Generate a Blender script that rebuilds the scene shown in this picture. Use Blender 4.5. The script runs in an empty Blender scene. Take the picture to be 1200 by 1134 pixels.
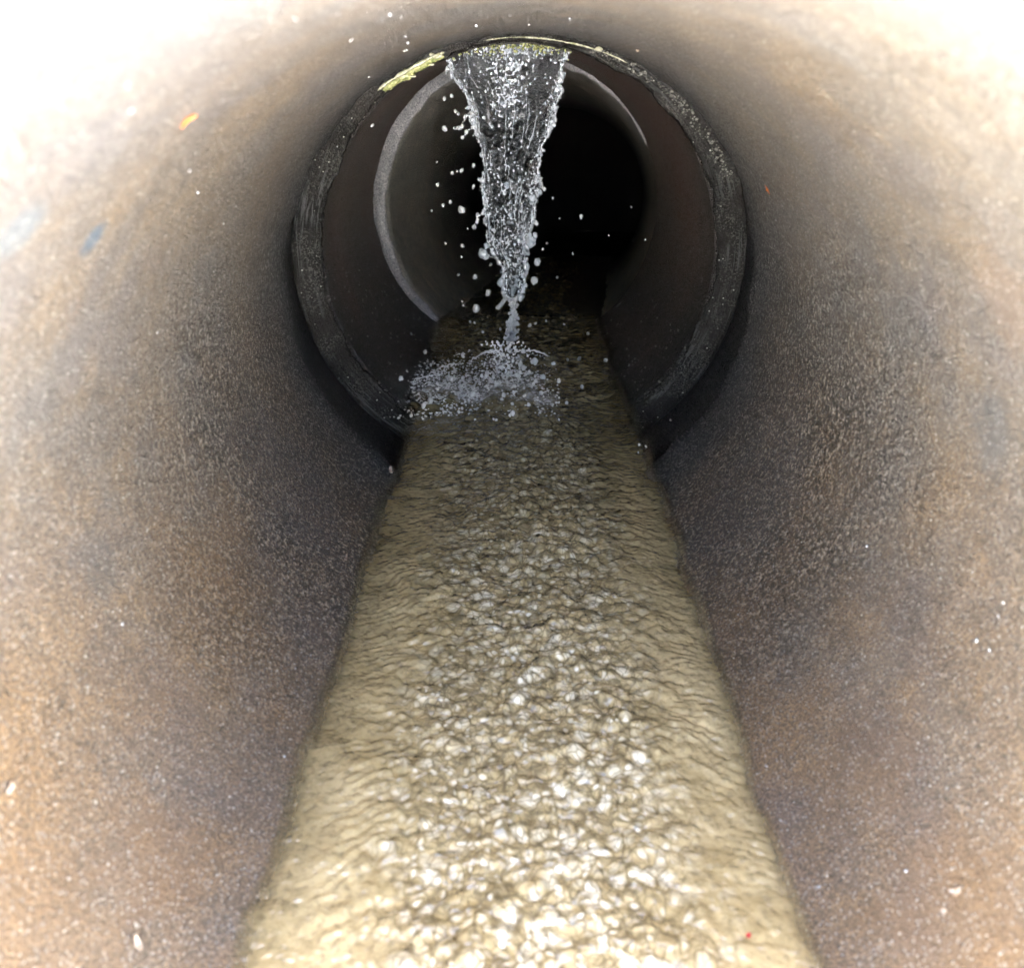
import bpy, math, random
import numpy as np
from mathutils import Vector, Matrix
random.seed(7); rng = np.random.default_rng(7)
R = 0.30                                   # inner radius of the pipe in metres
S = bpy.context.scene
C = S.collection
rad = math.radians

# ------------------------------------------------------------------ camera
PITCH, YAW, ROLL = 0.44687, -0.00117, 0.01902
CAM = Vector((-0.052*R, 0.0, 0.8626*R))
H_WATER = -0.781
MOUTH = 0.58                                # the lens is held just outside the pipe's open mouth
D1, G1, D2 = 3.713, 4.40, 6.323            # pipe end, next pipe's face, second joint (in radii)
cam_d = bpy.data.cameras.new('camera'); cam = bpy.data.objects.new('camera', cam_d); C.objects.link(cam)
S.camera = cam
cam_d.sensor_width = 36; cam_d.lens = 30.0
cam_d.clip_start = 0.003; cam_d.clip_end = 3000
M = Matrix.Rotation(-YAW, 4, 'Z') @ Matrix.Rotation(math.pi/2-PITCH, 4, 'X') @ Matrix.Rotation(-ROLL, 4, 'Z')
M.translation = CAM
cam.matrix_world = M
cam_d.dof.use_dof = True; cam_d.dof.focus_distance = 1.15; cam_d.dof.aperture_fstop = 6.5

# ------------------------------------------------------------------ light
SUN_EL, SUN_AZ = rad(74), rad(-12)           # sun behind the camera, a little to the left
w = bpy.data.worlds.new('World'); S.world = w; w.use_nodes = True
nt = w.node_tree; sky = nt.nodes.new('ShaderNodeTexSky'); sky.sky_type = 'NISHITA'; sky.sun_disc = False
sky.sun_elevation = SUN_EL; sky.sun_rotation = math.pi + SUN_AZ; sky.dust_density = 2.0; sky.air_density = 0.8
nt.nodes['Background'].inputs[1].default_value = 0.06
nt.links.new(sky.outputs[0], nt.nodes['Background'].inputs[0])
sd = bpy.data.lights.new('sun', 'SUN'); sd.energy = 5.0; sd.angle = rad(0.5); sd.color = (1.0, 0.99, 0.975)
sun = bpy.data.objects.new('sun', sd); C.objects.link(sun)
sdir = Vector((-math.sin(SUN_AZ)*math.cos(SUN_EL), -math.cos(SUN_AZ)*math.cos(SUN_EL), math.sin(SUN_EL)))
sun.rotation_euler = sdir.to_track_quat('Z', 'Y').to_euler(); sun.location = sdir*5
S.view_settings.view_transform = 'Standard'; S.view_settings.look = 'None'
S.view_settings.exposure = 4.65; S.view_settings.gamma = 1.0
S.render.engine = 'CYCLES'
S.cycles.use_denoising = True
S.cycles.max_bounces = 10; S.cycles.diffuse_bounces = 6; S.cycles.transmission_bounces = 6; S.cycles.glossy_bounces = 4
S.cycles.use_adaptive_sampling = True; S.cycles.adaptive_threshold = 0.03; S.cycles.adaptive_min_samples = 24
S.cycles.sample_clamp_indirect = 30

# ------------------------------------------------------------------ helpers
def px_ray(x, y):
    """direction through a point of the 1200 x 1134 photograph"""
    v = Vector(((x-600)/1000.0, -(y-567)/1000.0, -1.0))
    return (M.to_3x3() @ v)
def at(x, y, depth):                       # depth along the pipe, in radii
    d = px_ray(x, y); return CAM + d*(depth*R/d.y)
def on_wall(x, y, rr=1.0):                 # where that ray meets the pipe wall
    d = px_ray(x, y); a = d.x**2+d.z**2; b = 2*(CAM.x*d.x+CAM.z*d.z); c = CAM.x**2+CAM.z**2-(R*rr)**2
    t = (-b+math.sqrt(max(0, b*b-4*a*c)))/(2*a); return CAM+d*t
def on_water(x, y):
    d = px_ray(x, y); return CAM + d*((H_WATER*R-CAM.z)/d.z)
def link(o, parent=None):
    C.objects.link(o)
    if parent: o.parent = parent
    return o
def mesh_obj(name, v, f, mat, parent=None, smooth=True, loc=None):
    me = bpy.data.meshes.new(name)
    me.from_pydata([tuple(p) for p in v], [], [tuple(q) for q in f]); me.update()
    if smooth: me.polygons.foreach_set('use_smooth', [True]*len(me.polygons))
    me.materials.append(mat)
    o = bpy.data.objects.new(name, me)
    if loc is not None: o.location = loc
    return link(o, parent)
def tag(o, label=None, cat=None, group=None, kind=None):
    if label: o['label'] = label
    if cat: o['category'] = cat
    if group: o['group'] = group
    if kind: o['kind'] = kind
    return o
def thing(name, label, cat, loc=(0, 0, 0), group=None):
    o = bpy.data.objects.new(name, None); o.location = loc; o.empty_display_size = 0.05; link(o)
    return tag(o, label, cat, group)

# lattice value noise for shaping geometry
_P = rng.random((64, 64, 64))
def vnoise(x, y, z):
    x, y, z = np.broadcast_arrays(np.asarray(x, float), np.asarray(y, float), np.asarray(z, float))
    xi, yi, zi = np.floor(x).astype(int), np.floor(y).astype(int), np.floor(z).astype(int)
    fx, fy, fz = x-xi, y-yi, z-zi
    fx, fy, fz = fx*fx*(3-2*fx), fy*fy*(3-2*fy), fz*fz*(3-2*fz)
    r = 0
    for a in (0, 1):
        for b in (0, 1):
            for c in (0, 1):
                wgt = (fx if a else 1-fx)*(fy if b else 1-fy)*(fz if c else 1-fz)
                r = r + wgt*_P[(xi+a) % 64, (yi+b) % 64, (zi+c) % 64]
    return r*2-1
def fbm(x, y, z, o=3):
    return sum(vnoise(x*2**k+9.7*k, y*2**k, z*2**k)/2**k for k in range(o))

# ------------------------------------------------------------------ materials
class N:
    def __init__(s, name):
        s.m = bpy.data.materials.new(name); s.m.use_nodes = True; s.t = s.m.node_tree
        s.b = s.t.nodes['Principled BSDF']; s.geo = s.t.nodes.new('ShaderNodeNewGeometry')
        s.pos = s.geo.outputs['Position']
    def new(s, k, **kw):
        n = s.t.nodes.new('ShaderNode'+k)
        for a, v in kw.items(): setattr(n, a, v)
        return n
    def ln(s, a, b): s.t.links.new(a, b)
    def put(s, sock, v):
        if hasattr(v, 'is_output') or isinstance(v, bpy.types.NodeSocket): s.ln(v, sock)
        else: sock.default_value = v
    def noise(s, scale, detail=3, rough=.5, vec=None, dist=0):
        n = s.new('TexNoise'); n.inputs['Scale'].default_value = scale; n.inputs['Detail'].default_value = detail
        n.inputs['Roughness'].default_value = rough; n.inputs['Distortion'].default_value = dist
        s.ln(vec or s.pos, n.inputs['Vector']); return n.outputs[0]
    def voro(s, scale, feat='F1', vec=None):
        n = s.new('TexVoronoi'); n.feature = feat; n.inputs['Scale'].default_value = scale
        s.ln(vec or s.pos, n.inputs['Vector']); return n
    def math(s, op, a, b=0.0, clamp=False):
        n = s.new('Math', operation=op, use_clamp=clamp); s.put(n.inputs[0], a); s.put(n.inputs[1], b); return n.outputs[0]
    def ramp(s, v, lo, hi, a=0.0, b=1.0):
        n = s.new('MapRange'); n.clamp = True; s.put(n.inputs[0], v)
        for i, q in zip((1, 2, 3, 4), (lo, hi, a, b)): n.inputs[i].default_value = q
        return n.outputs[0]
    def mix(s, f, a, b, mode='MIX'):
        n = s.new('Mix', data_type='RGBA', blend_type=mode); n.clamp_factor = True
        s.put(n.inputs[0], f)
        s.put(n.inputs[6], (*a, 1) if isinstance(a, tuple) else a); s.put(n.inputs[7], (*b, 1) if isinstance(b, tuple) else b)
        return n.outputs[2]
    def spot(s, p, r, noise_amt=.5, nscale=40):
        d = s.new('VectorMath', operation='DISTANCE'); s.ln(s.pos, d.inputs[0]); d.inputs[1].default_value = tuple(p)
        q = s.math('ADD', s.math('DIVIDE', d.outputs['Value'], r), s.math('MULTIPLY', s.math('SUBTRACT', s.noise(nscale, 3), .5), noise_amt*2))
        return s.ramp(q, .5, 1.0, 1.0, 0.0)
    def sep(s, v=None):
        n = s.new('SeparateXYZ'); s.ln(v or s.pos, n.inputs[0]); return n.outputs
    def scalev(s, v3, vec=None):
        n = s.new('VectorMath', operation='MULTIPLY'); s.ln(vec or s.pos, n.inputs[0]); n.inputs[1].default_value = v3; return n.outputs[0]
    def bump(s, h, strength, dist, prev=None):
        n = s.new('Bump'); n.inputs['Strength'].default_value = strength; n.inputs['Distance'].default_value = dist
        s.ln(h, n.inputs['Height'])
        if prev is not None: s.ln(prev, n.inputs['Normal'])
        return n.outputs[0]

def concrete(name, brown, grey, tint, gain=1.0, dark=None, falloff_wear=0.0, stains=(), wet=.42, speck=1.0, bumpd=1.0):
    n = N(name)
    big = n.noise(5.0, 4, .6); mid = n.noise(22, 4, .6)
    base = n.mix(n.ramp(big, .38, .62), brown, grey)
    base = n.mix(n.ramp(mid, .45, .7, 0, .75), base, tint)
    blot = n.noise(60, 3, .6)
    base = n.mix(n.ramp(blot, .3, .75, 0, .45), base, n.mix(.5, base, (.05, .045, .04)))
    sk = n.noise(30, 4, .65, n.scalev((1, .22, 1)), .4)                 # scour streaks along the flow
    base = n.mix(n.ramp(sk, .50, .68, 0, .45), base, n.mix(1.0, base, (.55, .54, .56), 'MULTIPLY'))
    dr = n.noise(42, 3, .6, n.scalev((.35, 1, .18)), .5)                # old drips down the wall
    base = n.mix(n.ramp(dr, .56, .70, 0, .5), base, n.mix(1.0, base, (1.45, 1.44, 1.4), 'MULTIPLY'))
    if falloff_wear: base = n.mix(n.ramp(n.noise(8, 4, .65, n.scalev((1, .6, 1))), .52, .66, 0, .5), base, (.135, .122, .135))   # mauve-grey bloom
    # sand grain
    g1 = n.noise(520, 3, .7); g2 = n.noise(1000, 2, .5)
    base = n.mix(n.ramp(g1, .43, .58), n.mix(1.0, base, (.36, .36, .38), 'MULTIPLY'), n.mix(1.0, base, (1.45, 1.42, 1.36), 'MULTIPLY'))
    base = n.mix(n.ramp(g2, .58, .70, 0, .55), base, n.mix(.6, base, (.55, .52, .46)))
    if falloff_wear:                                # light falloff towards the joint, painted in as darkening
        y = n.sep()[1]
        k = n.ramp(n.math('ADD', y, n.math('MULTIPLY', n.math('SUBTRACT', n.noise(9, 4, .6), .5), .45)), .45*R*3.7, 3.6*R, 0, falloff_wear)
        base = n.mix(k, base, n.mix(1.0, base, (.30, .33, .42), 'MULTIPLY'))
    if falloff_wear:                                # upper near walls painted paler, putting the mouth's glare into the colour
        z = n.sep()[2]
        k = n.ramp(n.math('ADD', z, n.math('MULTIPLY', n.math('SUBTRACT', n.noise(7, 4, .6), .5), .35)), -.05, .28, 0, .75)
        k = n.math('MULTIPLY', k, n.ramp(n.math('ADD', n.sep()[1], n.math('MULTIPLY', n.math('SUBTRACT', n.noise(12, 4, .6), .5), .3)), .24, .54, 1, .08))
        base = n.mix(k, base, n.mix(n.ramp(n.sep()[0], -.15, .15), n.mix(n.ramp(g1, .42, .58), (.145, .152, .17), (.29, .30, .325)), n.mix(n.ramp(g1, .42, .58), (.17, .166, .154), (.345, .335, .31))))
    if falloff_wear:
        yy = n.math('ADD', n.sep()[1], n.math('MULTIPLY', n.math('SUBTRACT', n.noise(8, 4, .6), .5), .45))
        zz = n.math('ADD', n.sep()[2], n.math('MULTIPLY', n.math('SUBTRACT', n.noise(10, 3, .6), .5), .2))
        worn = n.math('MULTIPLY', n.ramp(yy, .50, .75), n.ramp(zz, -.02, .14, 1, .25))
        gc = n.noise(230, 3, .8)
        base = n.mix(n.math('MULTIPLY', worn, n.ramp(gc, .42, .53, .75, 0)), base, (.018, .018, .02))
        base = n.mix(n.math('MULTIPLY', worn, n.ramp(gc, .55, .62, 0, .95)), base, (.56, .54, .50))
        low = n.ramp(n.math('ADD', n.sep()[2], n.math('MULTIPLY', n.math('SUBTRACT', n.noise(6, 4, .6), .5), .3)), -.14, .08, 1, 0)
        base = n.mix(low, base, n.mix(1.0, base, (1.22, 1.07, .87), 'MULTIPLY'))   # iron-brown tide stain, its brightening painted in against weak grazing light
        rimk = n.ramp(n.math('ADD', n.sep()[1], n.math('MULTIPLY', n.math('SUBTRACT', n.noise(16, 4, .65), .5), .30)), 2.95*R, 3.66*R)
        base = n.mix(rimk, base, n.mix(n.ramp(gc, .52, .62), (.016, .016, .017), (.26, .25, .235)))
    if dark:                                # black fade from one end; in the far pipe it is painted shadow
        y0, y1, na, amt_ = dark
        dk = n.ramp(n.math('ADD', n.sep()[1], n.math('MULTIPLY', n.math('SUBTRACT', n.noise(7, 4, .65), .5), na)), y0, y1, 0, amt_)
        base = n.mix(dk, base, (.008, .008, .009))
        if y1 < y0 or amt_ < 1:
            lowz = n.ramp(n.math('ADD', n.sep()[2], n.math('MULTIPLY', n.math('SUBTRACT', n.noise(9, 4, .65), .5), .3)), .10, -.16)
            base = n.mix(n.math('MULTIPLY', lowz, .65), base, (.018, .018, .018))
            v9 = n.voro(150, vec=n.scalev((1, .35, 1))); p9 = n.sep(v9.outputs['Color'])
            base = n.mix(n.math('MULTIPLY', n.math('MULTIPLY', n.ramp(v9.outputs['Distance'], .15, .4, 1, 0), n.ramp(p9[1], .80, .9)), n.ramp(lowz, .2, .8)), base, (.5, .49, .42))  # wet glints painted as pale streaks low on the wall
    for (p, r, col, amt) in stains:
        base = n.mix(n.math('MULTIPLY', n.spot(p, r), amt), base, col)
    # pale mineral grains, with wet glints painted in as white specks
    v = n.voro(230); pick = n.sep(v.outputs['Color'])
    m1 = n.math('MULTIPLY', n.ramp(v.outputs['Distance'], .10, .26, 1, 0), n.ramp(pick[0], .93, .95))
    v4 = n.voro(400); pk4 = n.sep(v4.outputs['Color'])
    m4 = n.math('MULTIPLY', n.math('MULTIPLY', n.ramp(v4.outputs['Distance'], .2, .5, 1, 0), n.ramp(pk4[2], .70, .85)), .55*speck)
    base = n.mix(m4, base, (.55, .53, .50))
    v2 = n.voro(520); pick2 = n.sep(v2.outputs['Color'])
    m2 = n.math('MULTIPLY', n.ramp(v2.outputs['Distance'], .15, .38, 1, 0), n.ramp(pick2[1], .90, .93))
    m3 = n.math('MULTIPLY', n.math('MAXIMUM', m1, m2), speck, clamp=True)
    base = n.mix(m3, base, (.82, .80, .74))
    if gain != 1.0: base = n.mix(1.0, base, (gain, gain, gain), 'MULTIPLY')
    n.ln(base, n.b.inputs['Base Color'])
    n.ln(n.ramp(g1, .35, .65, wet-.12, wet+.2), n.b.inputs['Roughness'])
    n.b.inputs['Specular IOR Level'].default_value = .7
    b = n.bump(n.noise(30, 4, .6), .35, .008*bumpd)
    b = n.bump(g1, .9, .0036*bumpd, b)
    b = n.bump(g2, .5, .0008*bumpd, b)
    if falloff_wear: b = n.bump(n.math('MULTIPLY', gc, worn), 1.0, .007, b)
    b = n.bump(m3, .5, .0015, b)
    n.ln(b, n.b.inputs['Normal'])
    return n.m

W_ = lambda x, y: tuple(on_wall(x, y))
near_stains = [
    (W_(110, 278), .014, (.03, .11, .20), .55), (W_(20, 275), .02, (.10, .20, .28), .3),
    (W_(220, 140), .006, (.85, .25, .03), .9), (W_(900, 222), .006, (.75, .18, .03), .9),
    (W_(60, 1090), .075, (.20, .13, .075), .3), (W_(180, 1010), .05, (.24, .14, .07), .35),
    (W_(1130, 1080), .075, (.24, .14, .065), .4), (W_(1010, 900), .06, (.20, .125, .07), .3),
    (W_(330, 560), .12, (.08, .08, .095), .35), (W_(880, 580), .12, (.08, .08, .09), .3),
    (W_(110, 660), .03, (.08, .09, .10), .4), (W_(1160, 500), .035, (.10, .11, .12), .5),
    (W_(1180, 350), .04, (.26, .17, .11), .3), (W_(560, 10), .05, (.08, .08, .08), .5),
]
m_near = concrete('near_concrete', (.215, .158, .102), (.175, .155, .140), (.245, .180, .112), falloff_wear=.36, stains=near_stains)
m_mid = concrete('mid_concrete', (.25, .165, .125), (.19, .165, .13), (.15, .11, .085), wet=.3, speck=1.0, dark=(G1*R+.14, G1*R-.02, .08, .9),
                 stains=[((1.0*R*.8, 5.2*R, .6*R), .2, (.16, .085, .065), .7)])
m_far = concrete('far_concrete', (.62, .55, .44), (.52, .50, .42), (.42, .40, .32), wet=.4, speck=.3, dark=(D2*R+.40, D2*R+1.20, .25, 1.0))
m_black = concrete('dark_slime', (.018, .018, .019), (.024, .024, .027), (.045, .045, .05), wet=.30, speck=.8, bumpd=2.2)
m_void = mat_void = concrete('gloom_black', (.008, .008, .009), (.01, .01, .01), (.012, .012, .012), wet=.8, speck=0)  # near-black colour paints in the gloom of the far opening
m_mortar = concrete('pale_mortar', (.62, .60, .60), (.55, .54, .54), (.7, .68, .67), wet=.6, speck=.4)
m_out = concrete('weathered_concrete', (.42, .39, .33), (.46, .44, .40), (.36, .33, .28), wet=.8, speck=.3)

def mat_joint():
    n = N('joint_grime'); x = n.sep()
    ang = n.math('ARCTAN2', x[0], x[2]); rr = n.math('POWER', n.math('ADD', n.math('MULTIPLY', x[0], x[0]), n.math('MULTIPLY', x[2], x[2])), .5)
    cv = n.new('CombineXYZ'); n.ln(n.math('MULTIPLY', rr, 260), cv.inputs[0]); n.ln(n.math('MULTIPLY', ang, 4.5), cv.inputs[1]); n.ln(n.math('MULTIPLY', x[1], 160), cv.inputs[2])
    st = n.noise(1.0, 3, .6, cv.outputs[0], .6)
    base = n.mix(n.ramp(n.noise(12, 4, .65), .35, .65), (.010, .009, .007), (.036, .031, .026))
    base = n.mix(n.math('MULTIPLY', n.ramp(st, .50, .62), n.ramp(n.noise(14, 3), .4, .6)), base, (.10, .10, .095))
    base = n.mix(n.math('MULTIPLY', n.ramp(n.noise(330, 3, .7), .5, .62), n.ramp(n.noise(20, 3, .6), .4, .6)), base, (.12, .115, .10))
    v = n.voro(210); pk = n.sep(v.outputs['Color'])
    m = n.math('MULTIPLY', n.ramp(v.outputs['Distance'], .12, .3, 1, 0), n.ramp(pk[0], .95, .97)); base = n.mix(m, base, (.7, .7, .6))
    n.ln(base, n.b.inputs['Base Color']); n.b.inputs['Roughness'].default_value = .6; n.b.inputs['Specular IOR Level'].default_value = .3
    b = n.bump(st, .8, .004); b = n.bump(n.noise(90, 4, .7), .9, .006, b); n.ln(n.bump(n.noise(330, 3), .8, .002, b), n.b.inputs['Normal'])
    return n.m
m_joint = mat_joint()
def mat_ground():
    n = N('unseen_bounce_gravel')  # unseen ground, made very pale to bounce light onto the pipe ceiling
    a = n.voro(38); c = n.sep(a.outputs['Color'])[0]
    col = n.mix(c, (.62, .61, .60), (.77, .76, .75)); col = n.mix(n.ramp(n.noise(1.3, 4), .45, .65, 0, .6), col, (.50, .48, .45))
    n.ln(col, n.b.inputs['Base Color']); n.b.inputs['Roughness'].default_value = .9
    n.ln(n.bump(n.ramp(a.outputs['Distance'], 0, .7, 1, 0), .8, .02), n.b.inputs['Normal']); return n.m
def mat_grass():
    n = N('grassy_earth')
    col = n.mix(n.ramp(n.noise(6, 5, .7), .35, .65), (.05, .09, .02), (.11, .10, .05))
    n.ln(col, n.b.inputs['Base Color']); n.b.inputs['Roughness'].default_value = .95
    n.ln(n.bump(n.noise(60, 4, .7), 1, .05), n.b.inputs['Normal']); return n.m
def mat_stream():
    n = N('silty_water')
    base = n.mix(n.ramp(n.noise(14, 3), .35, .65), (.60, .485, .27), (.44, .345, .175))
    base = n.mix(n.ramp(n.noise(170, 2, .6), .50, .66, 0, .6), base, (.26, .21, .12))
    xyz = n.sep()
    # caustic cells painted into the base colour: bright middles, dark outlines
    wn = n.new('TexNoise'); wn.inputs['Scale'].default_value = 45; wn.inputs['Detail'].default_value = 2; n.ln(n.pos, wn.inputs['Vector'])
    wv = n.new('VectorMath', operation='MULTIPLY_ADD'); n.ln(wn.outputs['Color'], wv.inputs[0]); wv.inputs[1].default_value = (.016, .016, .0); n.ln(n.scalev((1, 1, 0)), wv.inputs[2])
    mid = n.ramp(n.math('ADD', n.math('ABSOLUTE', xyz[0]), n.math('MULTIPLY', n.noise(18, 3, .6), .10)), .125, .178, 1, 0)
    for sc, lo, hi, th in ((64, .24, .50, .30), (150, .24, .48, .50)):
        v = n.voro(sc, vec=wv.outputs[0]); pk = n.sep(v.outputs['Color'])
        caustic = n.math('MULTIPLY', n.ramp(v.outputs['Distance'], lo, hi, 1, 0), n.ramp(pk[0], th, th+.2))
        base = n.mix(n.math('MULTIPLY', n.math('MULTIPLY', caustic, mid), n.math('MULTIPLY', n.ramp(pk[1], 0, 1, .45, 1.0), 1.0)), base, (.93, .87, .68))
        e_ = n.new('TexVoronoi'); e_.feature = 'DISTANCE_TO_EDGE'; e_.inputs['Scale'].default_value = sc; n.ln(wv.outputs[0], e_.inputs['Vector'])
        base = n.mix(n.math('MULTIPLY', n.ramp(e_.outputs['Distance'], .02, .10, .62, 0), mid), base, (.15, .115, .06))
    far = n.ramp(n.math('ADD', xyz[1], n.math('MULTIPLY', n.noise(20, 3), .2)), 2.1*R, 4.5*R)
    base = n.mix(n.math('MULTIPLY', far, .9), base, n.mix(.6, n.mix(1., base, (.45, .45, .42), 'MULTIPLY'), (.15, .13, .075)))          # base turns darker and browner with distance along the stream
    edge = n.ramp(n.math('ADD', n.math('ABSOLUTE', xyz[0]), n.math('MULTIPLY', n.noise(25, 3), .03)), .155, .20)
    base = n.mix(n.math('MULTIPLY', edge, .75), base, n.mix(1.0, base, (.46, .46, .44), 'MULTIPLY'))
    for (fx, fy, fr_) in ((515, 455, .060), (560, 465, .055), (605, 452, .055), (630, 470, .04), (590, 425, .045)):   # foam round the plunge point
        k = n.math('MULTIPLY', n.spot(tuple(on_water(fx, fy)), fr_, .6, 60), n.ramp(n.noise(170, 3, .7), .40, .62, .15, .9))
        base = n.mix(k, base, (.66, .66, .68))
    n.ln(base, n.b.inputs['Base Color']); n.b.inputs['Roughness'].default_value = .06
    n.b.inputs['IOR'].default_value = 1.33
    n.b.inputs['Subsurface Weight'].default_value = 0.0
    n.b.inputs['Coat Weight'].default_value = 1.0; n.b.inputs['Coat Roughness'].default_value = .03; n.b.inputs['Coat IOR'].default_value = 1.8
    n.ln(n.bump(n.noise(260, 2, .5), .3, .001), n.b.inputs['Normal'])
    # the clear skin of the water carries sharper ripples than the silt below it
    sm = n.new('TexVoronoi'); sm.feature = 'SMOOTH_F1'; sm.inputs['Scale'].default_value = 88; sm.inputs['Smoothness'].default_value = .35; n.ln(wv.outputs[0], sm.inputs['Vector'])
    sm2 = n.new('TexVoronoi'); sm2.feature = 'SMOOTH_F1'; sm2.inputs['Scale'].default_value = 190; sm2.inputs['Smoothness'].default_value = .3; n.ln(wv.outputs[0], sm2.inputs['Vector'])
    hh = n.math('MULTIPLY', n.math('SUBTRACT', 1.0, sm.outputs['Distance']), n.ramp(mid, 0, 1, .25, 1))
    cb = n.bump(hh, 1.0, .010); cb = n.bump(n.math('SUBTRACT', 1.0, sm2.outputs['Distance']), 1.0, .0022, cb)
    n.ln(n.bump(n.noise(120, 3, .6, n.scalev((.5, 1.3, 1))), .8, .002, cb), n.b.inputs['Coat Normal'])
    # thin film at both banks lets the pipe show through
    at_ = n.new('Attribute'); at_.attribute_name = 'bank'
    al = n.ramp(n.math('ADD', at_.outputs['Fac'], n.math('MULTIPLY', n.math('SUBTRACT', n.noise(60, 3, .6), .5), .008)), .000, .019, 0.05, 1.0)
    n.ln(n.math('POWER', al, .8), n.b.inputs['Alpha'])
    return n.m
def mat_clear(name, col=(.93, .97, 1.0), trans=.75, rough=.03, bump=None, coat=0.0):
    n = N(name); n.b.inputs['Base Color'].default_value = (*col, 1); n.b.inputs['Roughness'].default_value = rough
    n.b.inputs['IOR'].default_value = 1.33; n.b.inputs['Transmission Weight'].default_value = trans
    n.b.inputs['Coat Weight'].default_value = coat; n.b.inputs['Coat IOR'].default_value = 2.3; n.b.inputs['Coat Roughness'].default_value = .02
    if bump: n.ln(n.bump(n.noise(bump, 2), .5, .002), n.b.inputs['Normal'])
    return n.m
def mat_plain(name, a, b, scale=120, rough=.5, bd=.001):
    n = N(name); n.ln(n.mix(n.ramp(n.noise(scale, 3), .35, .65), a, b), n.b.inputs['Base Color'])
    n.b.inputs['Roughness'].default_value = rough
    n.ln(n.bump(n.noise(scale*2, 3), .6, bd), n.b.inputs['Normal']); return n.m
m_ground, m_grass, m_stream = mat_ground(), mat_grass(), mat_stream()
m_fall = mat_clear('falling_clear_water', trans=.97, rough=.02, bump=300)
m_drop = mat_clear('drop_water', col=(.97, .985, 1.0), trans=.45, rough=.04, bump=260, coat=1.0)
m_bead = mat_clear('sparkling_beads', col=(.90, .95, 1.0), trans=.6, rough=.03, bump=400, coat=1.0)
m_froth = mat_clear('aerated_froth', col=(.98, .97, .94), trans=.15, rough=.1, bump=500, coat=1.0)
m_slime = mat_plain('wet_algae', (.52, .50, .22), (.20, .24, .08), 260, .15)
m_crust = mat_plain('pale_slime_lip', (.64, .62, .46), (.36, .35, .20), 200, .12)
m_shell = mat_plain('bleached_flake', (.70, .62, .52), (.50, .36, .27), 300, .35)
m_white = mat_plain('white_grit', (.88, .86, .84), (.70, .68, .66), 500, .3)
m_crumb = mat_plain('wet_crumbs', (.30, .29, .25), (.06, .06, .05), 300, .2)
m_red = mat_plain('red_leaf', (.55, .03, .03), (.32, .02, .02), 300, .4)
m_orange = mat_plain('orange_scrap', (.85, .26, .03), (.60, .16, .03), 300, .4)

# ------------------------------------------------------------------ pipes
def revolve(prof, frame, nseg=256, jit=0.0, seed=0.0, closed=True):
    """prof: list of (distance along axis, radius); frame(s)->(centre, right, up) in metres"""
    v = []; th = np.arange(nseg)*2*math.pi/nseg
    for (s, r, j) in prof:
        c, rt, up = frame(s)
        e = fbm(np.cos(th)*6+seed+s*3, np.sin(th)*6, s*9+th*0, 4)*jit*j
        e = e+fbm(np.cos(th)*45+seed, np.sin(th)*45, s*60+th*0, 2)*jit*j*.35*(j > .45)
        q = r+e
        x = np.outer(np.cos(th)*q, rt)+np.outer(np.sin(th)*q, up)+np.array(c)
        v += [tuple(p) for p in x]
    f = []; n = len(prof)
    for i in range(n if closed else n-1):
        a, b = i*nseg, ((i+1) % n)*nseg
        for k in range(nseg):
            k2 = (k+1) % nseg; f.append((a+k, a+k2, b+k2, b+k))
    return v, f
def straight(origin, yaw=0.0, pitch=0.0):
    d = Vector((math.sin(yaw)*math.cos(pitch), math.cos(yaw)*math.cos(pitch), math.sin(pitch)))
    rt = Vector((math.cos(yaw), -math.sin(yaw), 0)); up = rt.cross(d)
    o = Vector(origin)
    return (lambda s: (o+d*s, rt, up)), d
def barrel(length, ri=1.0, ro=1.13, rnd=.012, rows=24, rough_edge=1.0):
    """closed wall profile, inner face first; the two inner lips are worn"""
    p = [(0, ro, .2), (0, ri+.045, .5), (0.004, ri+rnd*1.2, rough_edge), (rnd*1.1, ri, rough_edge*.8)]
    for i in range(1, rows): p.append((length*i/rows, ri, .25))
    p += [(length-rnd*1.1, ri, rough_edge*.8), (length-.004, ri+rnd*1.2, rough_edge), (length, ri+.045, .5), (length, ro, .2)]
    return [(a*R, b*R, c) for a, b, c in p]

# first pipe: the one the camera is in
fr, _ = straight((0, MOUTH*R, 0))
p1 = thing('concrete_pipe', 'rough brown gritty concrete pipe section in the foreground, nearest the viewer', 'concrete pipe', (0, MOUTH*R, -1.13*R), 'jointed concrete pipes')
def under(o, root): o.location = Vector((0, 0, 0))-root.location; return o
prof = barrel(D1-MOUTH, rows=44, rough_edge=1.4, rnd=.02)
LE1 = (D1-MOUTH)*R
prof = [(a, b+.006*R*max(0, (a-LE1+.32*R)/(.32*R))**2, c*(1+.5*max(0, (a-LE1+.5*R)/(.5*R)))) for a, b, c in prof]
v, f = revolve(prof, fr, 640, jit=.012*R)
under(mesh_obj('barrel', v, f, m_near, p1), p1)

# second pipe with the collar that wraps the joint
fr2, _ = straight((0, G1*R, 0))
p2 = thing('concrete_pipe', 'dark reddish brown wet pipe section beyond the first joint, behind the falling water', 'concrete pipe', (0, G1*R, -1.13*R), 'jointed concrete pipes')
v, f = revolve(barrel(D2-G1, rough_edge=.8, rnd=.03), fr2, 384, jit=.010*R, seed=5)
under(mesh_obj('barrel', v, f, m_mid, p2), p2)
frc, _ = straight((0, (D1-.12)*R, 0))
L = G1-D1+.45
v, f = revolve([(0, 1.15*R, .2), (L*R*.5, 1.15*R, .4), (L*R, 1.145*R, .2), (L*R, 1.24*R, .2), (0, 1.24*R, .2)], frc, 256, jit=.01*R, seed=8)
under(mesh_obj('collar', v, f, m_black, p2), p2)
v, f = [], []
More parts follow.
